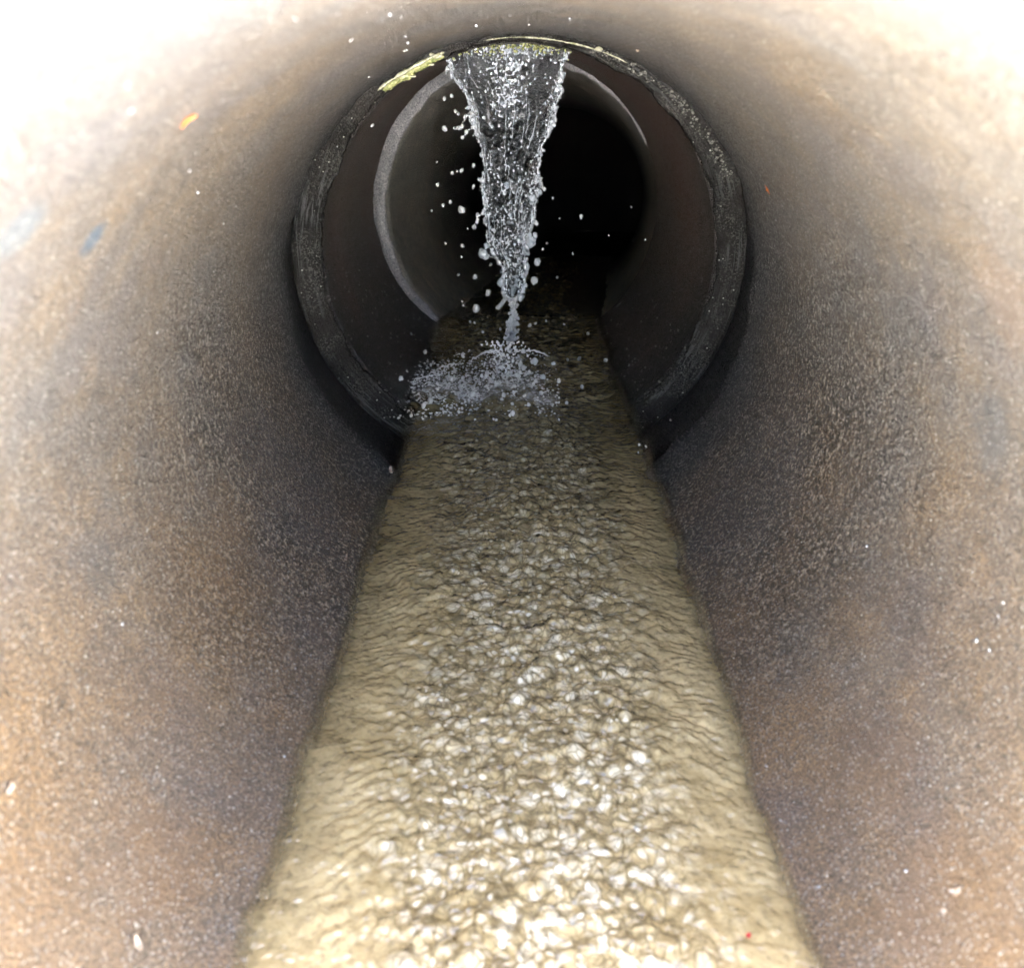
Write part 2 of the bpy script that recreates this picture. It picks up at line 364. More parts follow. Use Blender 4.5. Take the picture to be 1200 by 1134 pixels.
# black facing ring on the second pipe's end, stepped like a worn spigot
frf, _ = straight((0, (G1-.10)*R, 0))
v, f = revolve([(.055*R, 1.10*R, 1.6), (.060*R, 1.06*R, 2.0), (.068*R, 1.035*R, 2.4), (.085*R, 1.012*R, 2.4), (.097*R, .998*R, 1.6), (.097*R, 1.14*R, .1), (.05*R, 1.14*R, .1), (.052*R, 1.12*R, 1)], frf, 512, jit=.011*R, seed=3)
under(mesh_obj('joint_face', v, f, m_joint, p2), p2)

# third pipe: turned to the right and falling away
O3 = (0.036*R, (D2+.045)*R, -0.02*R)
Y3, P3, R3, L3 = rad(7.2), rad(-6.0), .984, 4.3
fr3, d3 = straight(O3, Y3, P3)
p3 = thing('concrete_pipe', 'grey pipe section bending to the right with a pale mortar edge at its start', 'concrete pipe', (O3[0], O3[1], -1.13*R), 'jointed concrete pipes')
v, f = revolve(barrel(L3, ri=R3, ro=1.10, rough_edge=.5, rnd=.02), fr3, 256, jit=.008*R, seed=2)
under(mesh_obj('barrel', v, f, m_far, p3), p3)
fm, _ = straight((O3[0], O3[1]-.035*R, O3[2]), Y3, P3)
v, f = revolve([(0, (R3+.012)*R, 1), (.01*R, (R3-.004)*R, 1), (.034*R, (R3+.001)*R, .6), (.03*R, 1.12*R, 0), (-.004*R, 1.12*R, .3)], fm, 320, jit=.014*R, seed=4)
under(mesh_obj('mortar_ring', v, f, m_mortar, p3), p3)
fc, _ = straight((.03*R, (D2-.35)*R, 0), Y3*.5, P3*.5)
v, f = revolve([(0, 1.16*R, .2), (.8*R, 1.16*R, .2), (.8*R, 1.25*R, .2), (0, 1.25*R, .2)], fc, 128, jit=.01*R)
under(mesh_obj('collar', v, f, m_black, p3), p3)

# dark chamber the third pipe opens into
e3 = Vector(O3)+d3*(L3*R)
ch = thing('manhole_chamber', 'pitch dark chamber opening at the far end of the bending pipe', 'chamber', (e3.x+.2, e3.y+2.6*R, e3.z-1.2*R))
def chamber():
    cx, cy = ch.location.x, ch.location.y; rr = 3.0*R; z0, z1 = e3.z-1.3*R, e3.z+5*R
    n = 128; v, f = [], []
    a_in = math.atan2(e3.y-cy, e3.x-cx)
    zs = list(np.linspace(z0, z1, 40))
    for z in zs:
        for k in range(n):
            a = 2*math.pi*k/n; v.append((cx+rr*math.cos(a), cy+rr*math.sin(a), z))
    for i in range(len(zs)-1):
        for k in range(n):
            a = 2*math.pi*(k+.5)/n; zz = (zs[i]+zs[i+1])/2
            q = Vector((cx+rr*math.cos(a), cy+rr*math.sin(a), zz))-e3
            if q.y < .6 and (q-d3*q.dot(d3)).length < 1.06*R and q.dot(d3) < 1.2*R: continue
            f.append((i*n+k, i*n+(k+1) % n, (i+1)*n+(k+1) % n, (i+1)*n+k))
    b = len(v); v += [(cx, cy, z0), (cx, cy, z1)]
    for k in range(n):
        f.append((b, (k+1) % n, k)); t = (len(zs)-1)*n; f.append((b+1, t+k, t+(k+1) % n))
    return v, f
v, f = chamber()
under(mesh_obj('chamber_wall', v, f, m_void, ch, smooth=False), ch)

# ------------------------------------------------------------------ the stream
def worley(x, y, seed, jitter=.9):
    xi, yi = np.floor(x).astype(int), np.floor(y).astype(int)
    best = np.full(x.shape, 9.0); bh = np.zeros(x.shape)
    rg = np.random.default_rng(seed); J = rg.random((97, 97, 3))
    for a in (-1, 0, 1):
        for b in (-1, 0, 1):
            j = J[(xi+a) % 97, (yi+b) % 97]
            d = np.hypot(xi+a+.5+(j[..., 0]-.5)*jitter-x, yi+b+.5+(j[..., 1]-.5)*jitter-y)
            m = d < best; bh = np.where(m, j[..., 2], bh); best = np.minimum(best, d)
    return best, bh
def stream():
    ys = [MOUTH*R-.01]
    while ys[-1] < 7.0*R: ys.append(ys[-1]+(.0013 if ys[-1] > .36 else .004)*(1 if ys[-1] < 1.4 else 1.6))
    ys = np.array(ys); s3 = L3*R+1.2*R
    ys = ys[ys < O3[1]-.002]
    tail = np.arange(0.0, s3, .006)
    nx = 250; hw = .655*R
    u = np.linspace(-1, 1, nx)
    Y, X = np.meshgrid(np.concatenate([ys, O3[1]+tail]), u*hw, indexing='ij')
    wx = X + .006*fbm(X*18, Y*12, 0.0, 2); wy = Y + .010*fbm(X*22+5, Y*10, 3.0, 2)
    h = 0
    for sc, amp, sd_ in ((.0165, .0060, 1), (.0090, .0026, 2)):
        ax = 1.15 if sd_ == 1 else 1.0
        d, k = worley(wx/(sc*ax)+sd_*7, wy/sc, sd_)
        h = h + amp*(.35+.65*k)*(1-np.minimum(d/.72, 1)**2)
    # oblique ripples running in from both banks
    ph = Y*560+np.abs(X)*300+7*fbm(X*26, Y*22, 7.0, 3)
    edge = np.clip((np.abs(X)-.06)/.08, 0, 1)
    calm = np.clip((np.abs(X)/hw-.72)/.22, 0, 1)
    patch = .55+.75*np.clip(.5+vnoise(X*16, Y*9, 2.0), 0, 1)
    core = (1-.75*edge)*(1-.9*calm)*patch
    z = h*core + .0004*np.sin(ph)*edge*(1-calm)*patch + .0016*fbm(X*60, Y*45, 1.0, 3)*(1-.6*calm)+.0042*fbm(X*4+9, Y*16, 6.0, 4)*calm+.004*fbm(X*9, Y*5, 4., 2)*(1-calm)
    gain = np.interp(Y, [0, .9, 1.2, 1.5, 1.9, 2.4], [1.0, .9, .8, 1.0, 1.0, 1.2]); z = z*gain
    # splash crater and the ridges thrown out round it
    for (px, py) in ((575, 415), (630, 420), (505, 470), (600, 470)):
        p = on_water(px, py); r = np.hypot(X-p.x, (Y-p.y)*.8)
        z = z + .010*np.exp(-((r-.035)/.012)**2)*(.7+.6*vnoise(X*70, Y*70, 5.))
    z = z*.9
    V = np.stack([X, Y, H_WATER*R+z], -1)
    n0 = len(ys)
    V[..., 2] -= .011*np.clip((1.05-Y)/.6, 0, 1)*np.clip(X/.18, -.45, 1)
    rt = Vector((math.cos(Y3), -math.sin(Y3), 0)); up = rt.cross(d3)
    for i, s in enumerate(tail):
        t = min(1, s/.25); zz = z[n0+i][:, None]
        off = -.036*R*max(0, 1-s/.1)
        V[n0+i] = np.array(Vector(O3)+d3*s+up*(H_WATER*R+.001*(1-t)+.008*R*(1-t)))+np.outer(X[n0+i]+off, rt)+zz*np.array(up)
    # last rows before the mouth pour over its lip outside
    k = Y[:, 0] < MOUTH*R+.004
    # add skirt rows
    skirt = []
    for j in range(8):
        row = V[0].copy(); row[:, 1] -= .012*(j+1)**.7; row[:, 2] -= .0016*(j+1)**2; row[:, 0] *= 1-.01*j; skirt.append(row)
    V = np.concatenate([np.array(skirt[::-1]), V], 0)
    ny = V.shape[0]; idx = np.arange(ny*nx).reshape(ny, nx)
    F = np.stack([idx[:-1, :-1], idx[:-1, 1:], idx[1:, 1:], idx[1:, :-1]], -1).reshape(-1, 4)
    me = bpy.data.meshes.new('water'); V = V.reshape(-1, 3)
    me.vertices.add(len(V)); me.vertices.foreach_set('co', V.ravel())
    me.loops.add(F.size); me.loops.foreach_set('vertex_index', F.ravel().astype(np.int32))
    me.polygons.add(len(F)); me.polygons.foreach_set('loop_start', np.arange(0, F.size, 4, dtype=np.int32))
    me.polygons.foreach_set('loop_total', np.full(len(F), 4, np.int32)); me.polygons.foreach_set('use_smooth', np.ones(len(F), bool))
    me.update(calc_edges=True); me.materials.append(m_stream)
    bank = np.sqrt(np.maximum(R*R-V[:, 2]**2, 0))-np.abs(V[:, 0]); bank = np.where(V[:, 1] > O3[1], .03, bank)
    at_ = me.attributes.new('bank', 'FLOAT', 'POINT'); at_.data.foreach_set('value', bank.astype(np.float32))
    o = link(bpy.data.objects.new('water', me))
    return tag(o, 'shallow rippling yellow brown stream running along the pipe floor', None, kind='structure')
stream()

# ------------------------------------------------------------------ outside the mouth
def grid(name, xs, ys, zf, mat, kind='structure'):
    nx, ny = len(xs), len(ys)
    v = [(x, y, zf(x, y)) for y in ys for x in xs]
    f = [(j*nx+i, j*nx+i+1, (j+1)*nx+i+1, (j+1)*nx+i) for j in range(ny-1) for i in range(nx-1)]
    o = mesh_obj(name, v, f, mat); o['kind'] = kind; return o
def axis(fine, lo, hi):
    a = sorted(set([round(q, 3) for q in fine]+lo+hi)); return a
GZ = -1.16*R
xs = axis(np.linspace(-4, 4, 41), [-1500, -400, -120, -40, -15, -7], [7, 15, 40, 120, 400, 1500])
ys = axis(list(np.linspace(-4, 7, 111)), [-1500, -400, -120, -40, -15, -7], [10, 20, 60, 200, 600, 1500])
def gz(x, y):
    dip = max(0, min(1, (y+.1)/.4))*max(0, min(1, (6.5-y)/1.5))*max(0, min(1, (3.2-abs(x))/.8))
    return GZ-2.0*dip + (.012*math.sin(x*7)*math.cos(y*6) if abs(x) < 5 and abs(y) < 5 else 0)
grid('ground', xs, ys, gz, m_ground)
hb = MOUTH*R
def hz(x, y):
    e = min((y-(hb+.16))/1.2, (7.2-y)/2.2, (3.8-abs(x))/1.6); e = max(0, min(1, e)); e = e*e*(3-2*e)
    return (GZ-.03 if e <= 0 else .62+(GZ*0)+1.6*e) if e > 0 or y > hb+.3 and 7 > y and abs(x) < 3.6 else GZ-.03
def hill():
    xs = list(np.linspace(-3.8, 3.8, 39)); ys = list(np.linspace(hb+.16, 7.2, 40))
    nx, ny = len(xs), len(ys); v = []
    for j, y in enumerate(ys):
        for i, x in enumerate(xs):
            t = max(0, min(1, (y-ys[0])/1.2)); t = t*t*(3-2*t)
            z = .60+1.5*t+.05*math.sin(3*x)*math.cos(2.3*y)
            b = min((3.8-abs(x))/1.2, (7.2-y)/2.0, 1); b = max(0, b); b = b*b*(3-2*b)
            v.append((x, y, GZ-.05+(z-GZ)*b))
    f = [(j*nx+i, j*nx+i+1, (j+1)*nx+i+1, (j+1)*nx+i) for j in range(ny-1) for i in range(nx-1)]
    return mesh_obj('hillside', v, f, m_grass)
hill()['kind'] = 'structure'
def headwall():
    """slab with a round hole, 0.15 m thick"""
    n = 96; W, zt, zb = 2.6, .68, GZ-.3; y0, y1 = hb+.015, hb+.17; r = 1.135*R
    v, f = [], []
    for y in (y0, y1):
        for k in range(n):
            a = 2*math.pi*k/n; v.append((r*math.cos(a), y, r*math.sin(a)))
        for k in range(n):
            a = 2*math.pi*k/n; c, s = math.cos(a), math.sin(a)
            t = min(W/abs(c) if abs(c) > 1e-6 else 1e9, (zt/s if s > 1e-6 else (zb/s if s < -1e-6 else 1e9)))
            v.append((t*c, y, t*s))
    for k in range(n):
        q = (k+1) % n; a, b, c, d = 0, n, 2*n, 3*n
        f += [(a+k, b+k, b+q, a+q), (c+k, c+q, d+q, d+k), (a+k, a+q, c+q, c+k), (b+k, d+k, d+q, b+q)]
    o = mesh_obj('headwall', v, f, m_out, smooth=False)
    return tag(o, 'weathered concrete headwall around the open mouth of the pipe', 'wall')
headwall()

# ------------------------------------------------------------------ drops, sheet and splash
def ico(sub=2):
    import bmesh
    bm = bmesh.new(); bmesh.ops.create_icosphere(bm, subdivisions=sub, radius=1.0)
    v = np.array([p.co[:] for p in bm.verts]); f = [tuple(q.index for q in t.verts) for t in bm.faces]; bm.free(); return v, f
ICO = {k: ico(k) for k in (1, 2, 3)}
class MB:
    def __init__(s): s.v = []; s.f = []
    def blob(s, p, r, stretch=(1, 1, 1), sub=2, lump=0.0):
        V, F = ICO[sub]; b = len(s.v); q = V*np.array(stretch)*r
        if lump: q = q*(1+lump*vnoise(V[:, 0]*1.7+p[0]*900, V[:, 1]*1.7+p[1]*900, V[:, 2]*1.7+p[2]*900))[:, None]
        s.v += [tuple(x) for x in q+np.array(p)]; s.f += [tuple(b+i for i in t) for t in F]
    def chain(s, pts, radii, step=.5):
        for (a, ra), (b, rb) in zip(zip(pts, radii), zip(pts[1:], radii[1:])):
            L = (Vector(b)-Vector(a)).length; n = max(1, int(L/(max(ra, rb, 1e-4)*step)))
            for i in range(n):
                t = i/n; s.blob(Vector(a).lerp(Vector(b), t), ra*(1-t)+rb*t, sub=1, lump=.3)
    def build(s, name, mat, parent=None, voxel=None):
        o = mesh_obj(name, s.v, s.f, mat, parent)
        if voxel:
            m = o.modifiers.new('fuse', 'REMESH'); m.mode = 'VOXEL'; m.voxel_size = voxel; m.use_smooth_shade = True
        return o

FY0, FY1 = 4.85, 5.45
def fdepth(y): return FY0+(FY1-FY0)*min(1, max(0, (y-45)/355))
LE = [(45, 524), (60, 526), (90, 530), (106, 544), (129, 553), (154, 556), (170, 565), (196, 569), (209, 565), (253, 570), (288, 572), (303, 583), (313, 590), (330, 590), (346, 590), (356, 597), (368, 597), (380, 590), (395, 592), (404, 597)]
RE = [(45, 667), (60, 664), (73, 660), (105, 655), (133, 650), (157, 643), (170, 634), (196, 631), (218, 633), (239, 626), (262, 625), (288, 615), (323, 616), (335, 614), (346, 609), (356, 605), (368, 607), (380, 611), (395, 606), (404, 600)]
def ed(t, y): return float(np.interp(y, [a for a, _ in t], [b for _, b in t]))
fall = thing('waterfall', 'narrowing curtain of clear water pouring from the pipe crown with beaded sparkling edges', 'water jet', at(598, 400, FY1))
def curtain():
    mb = MB()
    PX = lambda y: fdepth(y)*R/1000        # metres per photo pixel there
    rows = np.linspace(42, 345, 130); nc = 44
    front = []; v = []; f = []
    for s_ in (1, -1):
        for y in rows:
            l, r = ed(LE, y), ed(RE, y)
            for c in range(nc):
                u = c/(nc-1); x = l+(r-l)*u
                bow = .10*R*math.sin(math.pi*u)*(1-.3*(y-42)/300)
                p = at(x, y, fdepth(y)); n_ = float(fbm(x*.06, y*.035, 1.5, 3))*.006
                th = .0011+.0009*abs(float(vnoise(x*.15, y*.05, 8)))
                v.append((p.x, p.y-bow+n_-s_*th, p.z))
    nr = len(rows); q = nr*nc
    for i in range(nr-1):
        for c in range(nc-1):
            a = i*nc+c
            f += [(a, a+1, a+nc+1, a+nc), (q+a, q+a+nc, q+a+nc+1, q+a+1)]
    for i in range(nr-1):
        a = i*nc; b = a+nc-1
        f += [(a, a+nc, q+a+nc, q+a), (b, q+b, q+b+nc, b+nc)]
    for c in range(nc-1):
        a = c; b = (nr-1)*nc+c
        f += [(a, q+a, q+a+1, a+1), (b, b+1, q+b+1, q+b)]
    o = mesh_obj('water_curtain', v, f, m_fall, fall); o.location = -fall.location
    # beaded rims
    for name, E_, sgn in (('rim_strand', LE, -1), ('rim_strand', RE, 1)):
        mb = MB(); y = 44.0
        while y < 350:
            x = ed(E_, y)+random.gauss(0, 1.6); r = abs(random.gauss(.9, .6))+.6
            if random.random() < .06: r += 1.6
            p = at(x, y, fdepth(y)); mb.blob(p, r*PX(y), (1, 1, random.uniform(1, 1.5)), 2, .35)
            if random.random() < .45:
                p = at(x+sgn*random.uniform(-8, 4), y+random.uniform(-3, 3), fdepth(y)-.02); mb.blob(p, random.uniform(.6, 1.5)*PX(y), (1, 1, 1), 1, .2)
            y += random.uniform(1.1, 2.6)
        pts = [at(ed(E_, yy)+random.gauss(0, .8), yy, fdepth(yy)) for yy in np.arange(44, 352, 5)]
        mb.chain(pts, [random.uniform(.35, 1.1)*PX(200) for _ in pts])
        o = mb.build(name, m_bead, fall, voxel=.0007); o.location = -fall.location
    # inner lumps and beads riding on the curtain
    mb = MB(); n = 0
    def dens(x, y):
        u = (x-ed(LE, y))/(ed(RE, y)-ed(LE, y))
        d = .05
        d += .75*math.exp(-((y-52)/13)**2)*(1 if .2 < u < .98 else .35)
        d += .55*math.exp(-((x-598)/17)**2)*math.exp(-((y-90)/38)**2)
        d += .28*math.exp(-((x-575)/12)**2)*math.exp(-((y-90)/30)**2)
        d += .8*math.exp(-((y-118)/8)**2-((x-590)/10)**2)
        d += .45*max(0, (y-185)/100)
        return min(1, d)
    for _ in range(14000):
        y = random.uniform(42, 345); x = random.uniform(524, 668)
        if not ed(LE, y) < x < ed(RE, y) or random.random() > dens(x, y): continue
        u = (x-ed(LE, y))/(ed(RE, y)-ed(LE, y)); p = at(x, y, fdepth(y)); p.y -= .10*R*math.sin(math.pi*u)*(1-.3*(y-42)/300)+.002
        r = abs(random.gauss(0, .6))+.42
        mb.blob(p, r*PX(y), (1, .8, random.uniform(.9, 1.6)), 1, .4)
    for (x, y, r) in ((594, 218, 4.2), (590, 122, 4.0), (585, 115, 2.5), (600, 213, 2.5), (598, 252, 3), (596, 262, 3), (592, 245, 2.5), (566, 297, 6.2), (570, 288, 4), (569, 301, 4.5), (624, 233, 4.5), (622, 283, 6.5), (627, 276, 3.5), (618, 290, 4), (587, 331, 5), (607, 330, 6), (596, 334, 4), (613, 322, 5), (600, 340, 5), (590, 343, 3)):
        mb.blob(at(x, y, fdepth(y)-.03), r*PX(y)*.9, (1, .8, 1.05), 2, .35)
    for _ in range(42):
        u = random.random(); y = random.uniform(45, 270); L = random.uniform(12, 60); pts = []
        for k in range(9):
            yy = min(344, y+L*k/8); l, r_ = ed(LE, yy), ed(RE, yy); p = at(l+(r_-l)*u+random.gauss(0, .5), yy, fdepth(yy)); p.y -= .10*R*math.sin(math.pi*u)*(1-.3*(yy-42)/300)+.003; pts.append(p)
        mb.chain(pts, [random.uniform(.25, .75)*PX(200) for _ in pts], .45)
    o = mb.build('water_beads', m_bead, fall, voxel=.0007); o.location = -fall.location
    o['label'] = 'white sparkling beads and lumps riding on the curtain'
    # neck and last falling lump
    mb = MB()
    pts = [(600, 340, 8), (600, 350, 6), (602, 356, 4.5), (600, 362, 3), (603, 369, 4), (600, 378, 8), (599, 387, 9.5), (599, 394, 7.5), (597, 401, 3.2), (596, 409, 2.6), (600, 415, 3)]
    mb.chain([at(x, y, fdepth(y)) for x, y, r in pts], [r*PX(y)*.6 for x, y, r in pts], .35)
    for x, y, r in pts:
        for _ in range(int(r*6)): mb.blob(at(x+random.gauss(0, r*.42), y+random.gauss(0, 3), fdepth(y)+random.gauss(0, .012)), random.uniform(.8, 2.2)*PX(y), (1, 1, 1.3), 2, .4)
    pts = [(590, 340, 3), (592, 350, 3), (588, 356, 3.2), (583, 361, 4.2)]
    mb.chain([at(x, y, fdepth(y)) for x, y, r in pts], [r*PX(y)*.9 for x, y, r in pts], .35)
    o = mb.build('falling_lump', m_drop, fall, voxel=.0008); o.location = -fall.location
    # side spurs
    for pts in ([(553, 132, 3), (545, 137, 3), (542, 148, 3.5), (538, 150, 3), (533, 151, 2.5)], [(556, 148, 3), (547, 155, 3.5), (542, 161, 3)],
                [(566, 250, 3), (560, 252, 3), (559, 260, 2.5), (556, 266, 3.4)], [(628, 214, 2.5), (634, 209, 2), (636, 220, 2.5)], [(626, 255, 2.5), (629, 262, 3)], [(530, 82, 2), (524, 80, 2.6), (523, 86, 2)],
                [(572, 300, 3), (580, 302, 2), (587, 308, 2.5), (590, 318, 2)]):
        mb = MB(); q_ = pts
        for (xa, ya, ra), (xb, yb, rb) in zip(q_, q_[1:]):
            for k in range(7):
                t = k/7; y = ya+(yb-ya)*t+random.gauss(0, .8); mb.blob(at(xa+(xb-xa)*t+random.gauss(0, .8), y, fdepth(y)+random.gauss(0, .01)), random.uniform(.5, 1.5)*PX(y), (1, 1, 1), 2, .4)
        for x, y, r in pts: mb.blob(at(x, y, fdepth(y)), r*.75*PX(y), (1, 1, 1.1), 2, .4)
        o = mb.build('side_spur', m_drop, fall, voxel=.0008); o.location = -fall.location
curtain()

# droplets flying free, every one its own object
V3, F3 = ICO[3]
drop_me = []
for k in range(8):
    st = np.array([1, 1, random.uniform(.95, 1.5)])
    q = V3*st*(1+.28*vnoise(V3[:, 0]*1.6+k*5, V3[:, 1]*1.3, V3[:, 2]*1.3))[:, None]
    me = bpy.data.meshes.new('water_drop'); me.from_pydata([tuple(p) for p in q], [], F3); me.update()
    me.polygons.foreach_set('use_smooth', [True]*len(me.polygons)); me.materials.append(m_drop); drop_me.append(me)
spl_me = []
for me in drop_me:
    q = me.copy(); q.materials.clear(); q.materials.append(m_froth); spl_me.append(q)
def drop(p, r, label, group, kinds=None):
    o = bpy.data.objects.new('water_drop', random.choice(kinds or drop_me)); o.location = p; o.scale = (r, r, r)
    o.rotation_euler = (random.uniform(-.5, .5), random.uniform(-.5, .5), random.uniform(0, 6)); link(o)
    return tag(o, label, 'water drop', group)
FIX = [(541, 246, 5), (521, 151, 3.4), (521, 116, 2.4), (529, 113, 2.3), (534, 131, 2.4), (537, 134, 2), (530, 203, 3), (536, 201, 1.6), (541, 200, 2.8), (555, 194, 2.4), (513, 217, 2.8), (555, 219, 2.5), (528, 237, 2.6), (519, 241, 2.2),
       (506, 247, 1.6), (522, 285, 1.8), (542, 288, 2.8), (541, 301, 1.8), (537, 322, 2), (557, 324, 3), (575, 310, 2.4), (572, 343, 3.8), (558, 361, 5.6), (543, 358, 2), (542, 353, 1.6), (551, 377, 1.8), (556, 378, 1.8), (566, 389, 2.2),
       (638, 222, 2.6), (648, 232, 1.8), (681, 254, 2.6), (656, 256, 1.5), (641, 285, 1.6), (636, 292, 1.8), (630, 307, 5), (626, 329, 5.4), (671, 297, 1.7), (653, 325, 2), (621, 381, 2.6), (628, 379, 2.2), (661, 380, 1.8), (689, 391, 2.8), (740, 243, 1.6),
       (713, 276, 1.6), (742, 282, 1.4), (756, 281, 1.4), (738, 429, 3.6), (741, 434, 2.4), (679, 420, 2.8), (710, 422, 3.2), (665, 421, 2), (682, 453, 2.6), (664, 472, 3.4), (749, 521, 2.4), (757, 523, 1.8), (748, 530, 1.4), (786, 492, 2),
       (460, 405, 2), (482, 391, 1.8), (436, 147, 3), (512, 190, 1.4), (548, 268, 1.3), (640, 376, 1.4)]
ORD = ['', 'second ', 'third ', 'fourth ', 'fifth ', 'sixth ', 'seventh ', 'eighth ', 'ninth ', 'tenth ', 'eleventh ', 'twelfth ']
def rank_word(k, n):                       # counted from whichever end is nearer
    return (ORD[min(k, 11)]+'highest') if k <= (n-1)//2 else (ORD[min(n-1-k, 11)]+'lowest')
def zone(x, y): return (x < 598, y < 200, y < 400)
for x, y, r in FIX:
    same = sorted(q[1]*1000+q[0] for q in FIX if zone(q[0], q[1]) == zone(x, y)); rk = rank_word(same.index(y*1000+x), len(same))
    size = 'large' if r >= 3.5 else 'small' if r >= 2.2 else 'tiny'
    d = fdepth(y)-.05 if y < 400 else on_water(x, y+6).y/R
    side = 'left' if x < 598 else 'right'
    where = ('of the curtain top' if y < 200 else 'of the curtain foot' if y < 400 else 'above the stream')
    drop(at(x, y, d), r*.75*d*R/1000, '%s flying water drop, %s of those %s %s' % (size, rk, side, where), 'free flying water drops')
for k in range(110):                       # drops tossed up by the splash
    x = random.choice((random.gauss(520, 32), random.gauss(600, 28), random.gauss(615, 26)))
    y = min(492, random.gauss(452 if x < 560 else 450, 19)); x = min(max(x, 455), 655)
    if y < 404: continue
    b = on_water(x, min(y+abs(random.gauss(0, 8))+2, 497)); d = b.y/R; r = abs(random.gauss(0, 1.2))+.9
    drop(at(x, y, d), r*d*R/1000, 'small white drop thrown up in the splash at the foot of the curtain', 'splash drops', spl_me)

# splash froth lying on the stream
sp = thing('splash', 'pale frothy splash where the falling water strikes the stream', 'splash', on_water(590, 450))
mb = MB()
for _ in range(4200):
    x = random.choice((random.gauss(520, 32), random.gauss(605, 27), random.gauss(560, 45))); y = random.gauss(458, 17)
    if not (455 < x < 655 and 412 < y < 492): continue
    p = on_water(x, y); p.z += abs(random.gauss(0, .004)); mb.blob(p, random.choice((.0008, .0011, .0014, .0022))*random.uniform(.8, 1.3), (1.2, 1.2, .8), 1, .3)
for _ in range(500):
    x = random.gauss(590, 9); y = random.uniform(400, 470); p = on_water(x, 468); p = at(x+random.gauss(0, 8), y, p.y/R+.4); mb.blob(p, random.uniform(.0008, .0026), (1, 1, 1.2), 1, .3)
o = mb.build('froth', m_froth, sp, voxel=.0007); o.location = -sp.location
def arc_sheet(x0, y0, x1, y1, bulge, rr):
    pts = []; mb = MB()
    for i in range(22):
        t = i/21; x = x0+(x1-x0)*t; y = y0+(y1-y0)*t-bulge*math.sin(math.pi*t)
        d = on_water(x, max(y0, y1)).y/R; pts.append(at(x, y+random.gauss(0, .8), d))
    mb.chain(pts, [rr*(.5+math.sin(math.pi*i/21))*random.uniform(.6, 1.4) for i in range(22)], .4)
    for _ in range(60):
        t = random.random(); p = Vector(pts[int(t*21)]); p.z -= random.uniform(0, .008)*math.sin(math.pi*t); mb.blob(p+Vector((random.gauss(0, .002), random.gauss(0, .004), 0)), random.uniform(.0008, .0018), (1, 1, 1), 1, .3)
    o = mb.build('splash_lip', m_froth, sp, voxel=.0009); o.location = -sp.location
for a in ((550, 424, 598, 420, 11, .0014), (600, 414, 655, 426, 9, .0013), (497, 442, 545, 426, 5, .0010), (470, 452, 520, 440, 4, .0010)):
    arc_sheet(*a)

# ------------------------------------------------------------------ slime lips and moss at the joint crown
def ang_pt(a, r, y): return Vector((math.sin(a)*r*R, y*R, math.cos(a)*r*R))
def ang_of(x, y):
    p = at(x, y, D1); return math.atan2(p.x, p.z)
def lip(name, x0, y0, x1, y1, r, thick, ydepth, mat, label, lump=.08, steps=260, cat='algae'):
    a0, a1 = ang_of(x0, y0), ang_of(x1, y1); mb = MB()
    for i in range(steps):
        t = i/(steps-1); a = a0+(a1-a0)*t; k = math.sin(math.pi*min(1, max(0, t)))**.4+.15
        mb.blob(ang_pt(a, r+.0012*math.sin(t*9)+lump*.006*random.gauss(0, 1), ydepth+.004*random.gauss(0, 1)), thick*(k+.25*math.sin(t*23+r*50))*random.uniform(.9, 1.1), (1.3, 1.2, 1), 2, lump)
    o = mb.build(name, mat, voxel=.0009); return tag(o, label, cat)
lip('slime_strip', 444, 112, 522, 64, .988, .0017, D1+.02, m_crust, 'pale yellow slime strip hanging from the joint lip left of the falling water')
lip('slime_strip', 560, 42, 742, 72, .992, .0009, D1+.02, m_crust, 'thin yellow green slime line along the joint lip above and right of the water')
lip('algae_patch', 450, 118, 520, 76, .985, .0034, D1+.16, m_slime, 'dark olive algae patch tucked behind the left slime strip', .4)
for x, y, r, lab in ((512, 66, .0042, 'fat yellow slime blob at the left corner of the falling water'), (507, 76, .0028, 'small yellow slime drip under the fat blob left of the water'), (701, 58, .0040, 'yellow slime blob on the joint lip right of the falling water'), (484, 90, .002, 'tiny pale slime bead midway along the left strip')):
    mb = MB(); p = at(x, y, D1+.03)
    for j in range(7): mb.blob(p+Vector((random.gauss(0, r*.6), 0, random.gauss(0, r*.2))), r*random.uniform(.4, .75), (1.5, 1, .8), 2, .3)
    tag(mb.build('slime_blob', m_crust, voxel=.0008), lab, 'algae')
mb = MB()
for _ in range(700):
    x = random.uniform(527, 672); y = random.gauss(50, 6)
    if y < 38: continue
    p = at(x, y, FY0-.15+random.uniform(-.1, .1)); mb.blob(p, random.uniform(.0008, .0026), (1.2, 1, 1), 1, .4)
tag(mb.build('moss_clump', m_slime, voxel=.001), 'yellow green mossy growth where the water leaves the pipe crown', 'moss')
mb = MB()
for _ in range(260):
    a = random.uniform(ang_of(700, 50), ang_of(860, 215)); p = ang_pt(a, random.uniform(.985, 1.01), D1+random.uniform(.0, .25))
    mb.blob(p, abs(random.gauss(0, .0008))+.0004, (1.3, 1, 1), 1, .4)
tag(mb.build('crumb_crust', m_crumb), 'crust of tiny wet crumbs along the upper right of the joint', 'crust', kind='stuff')

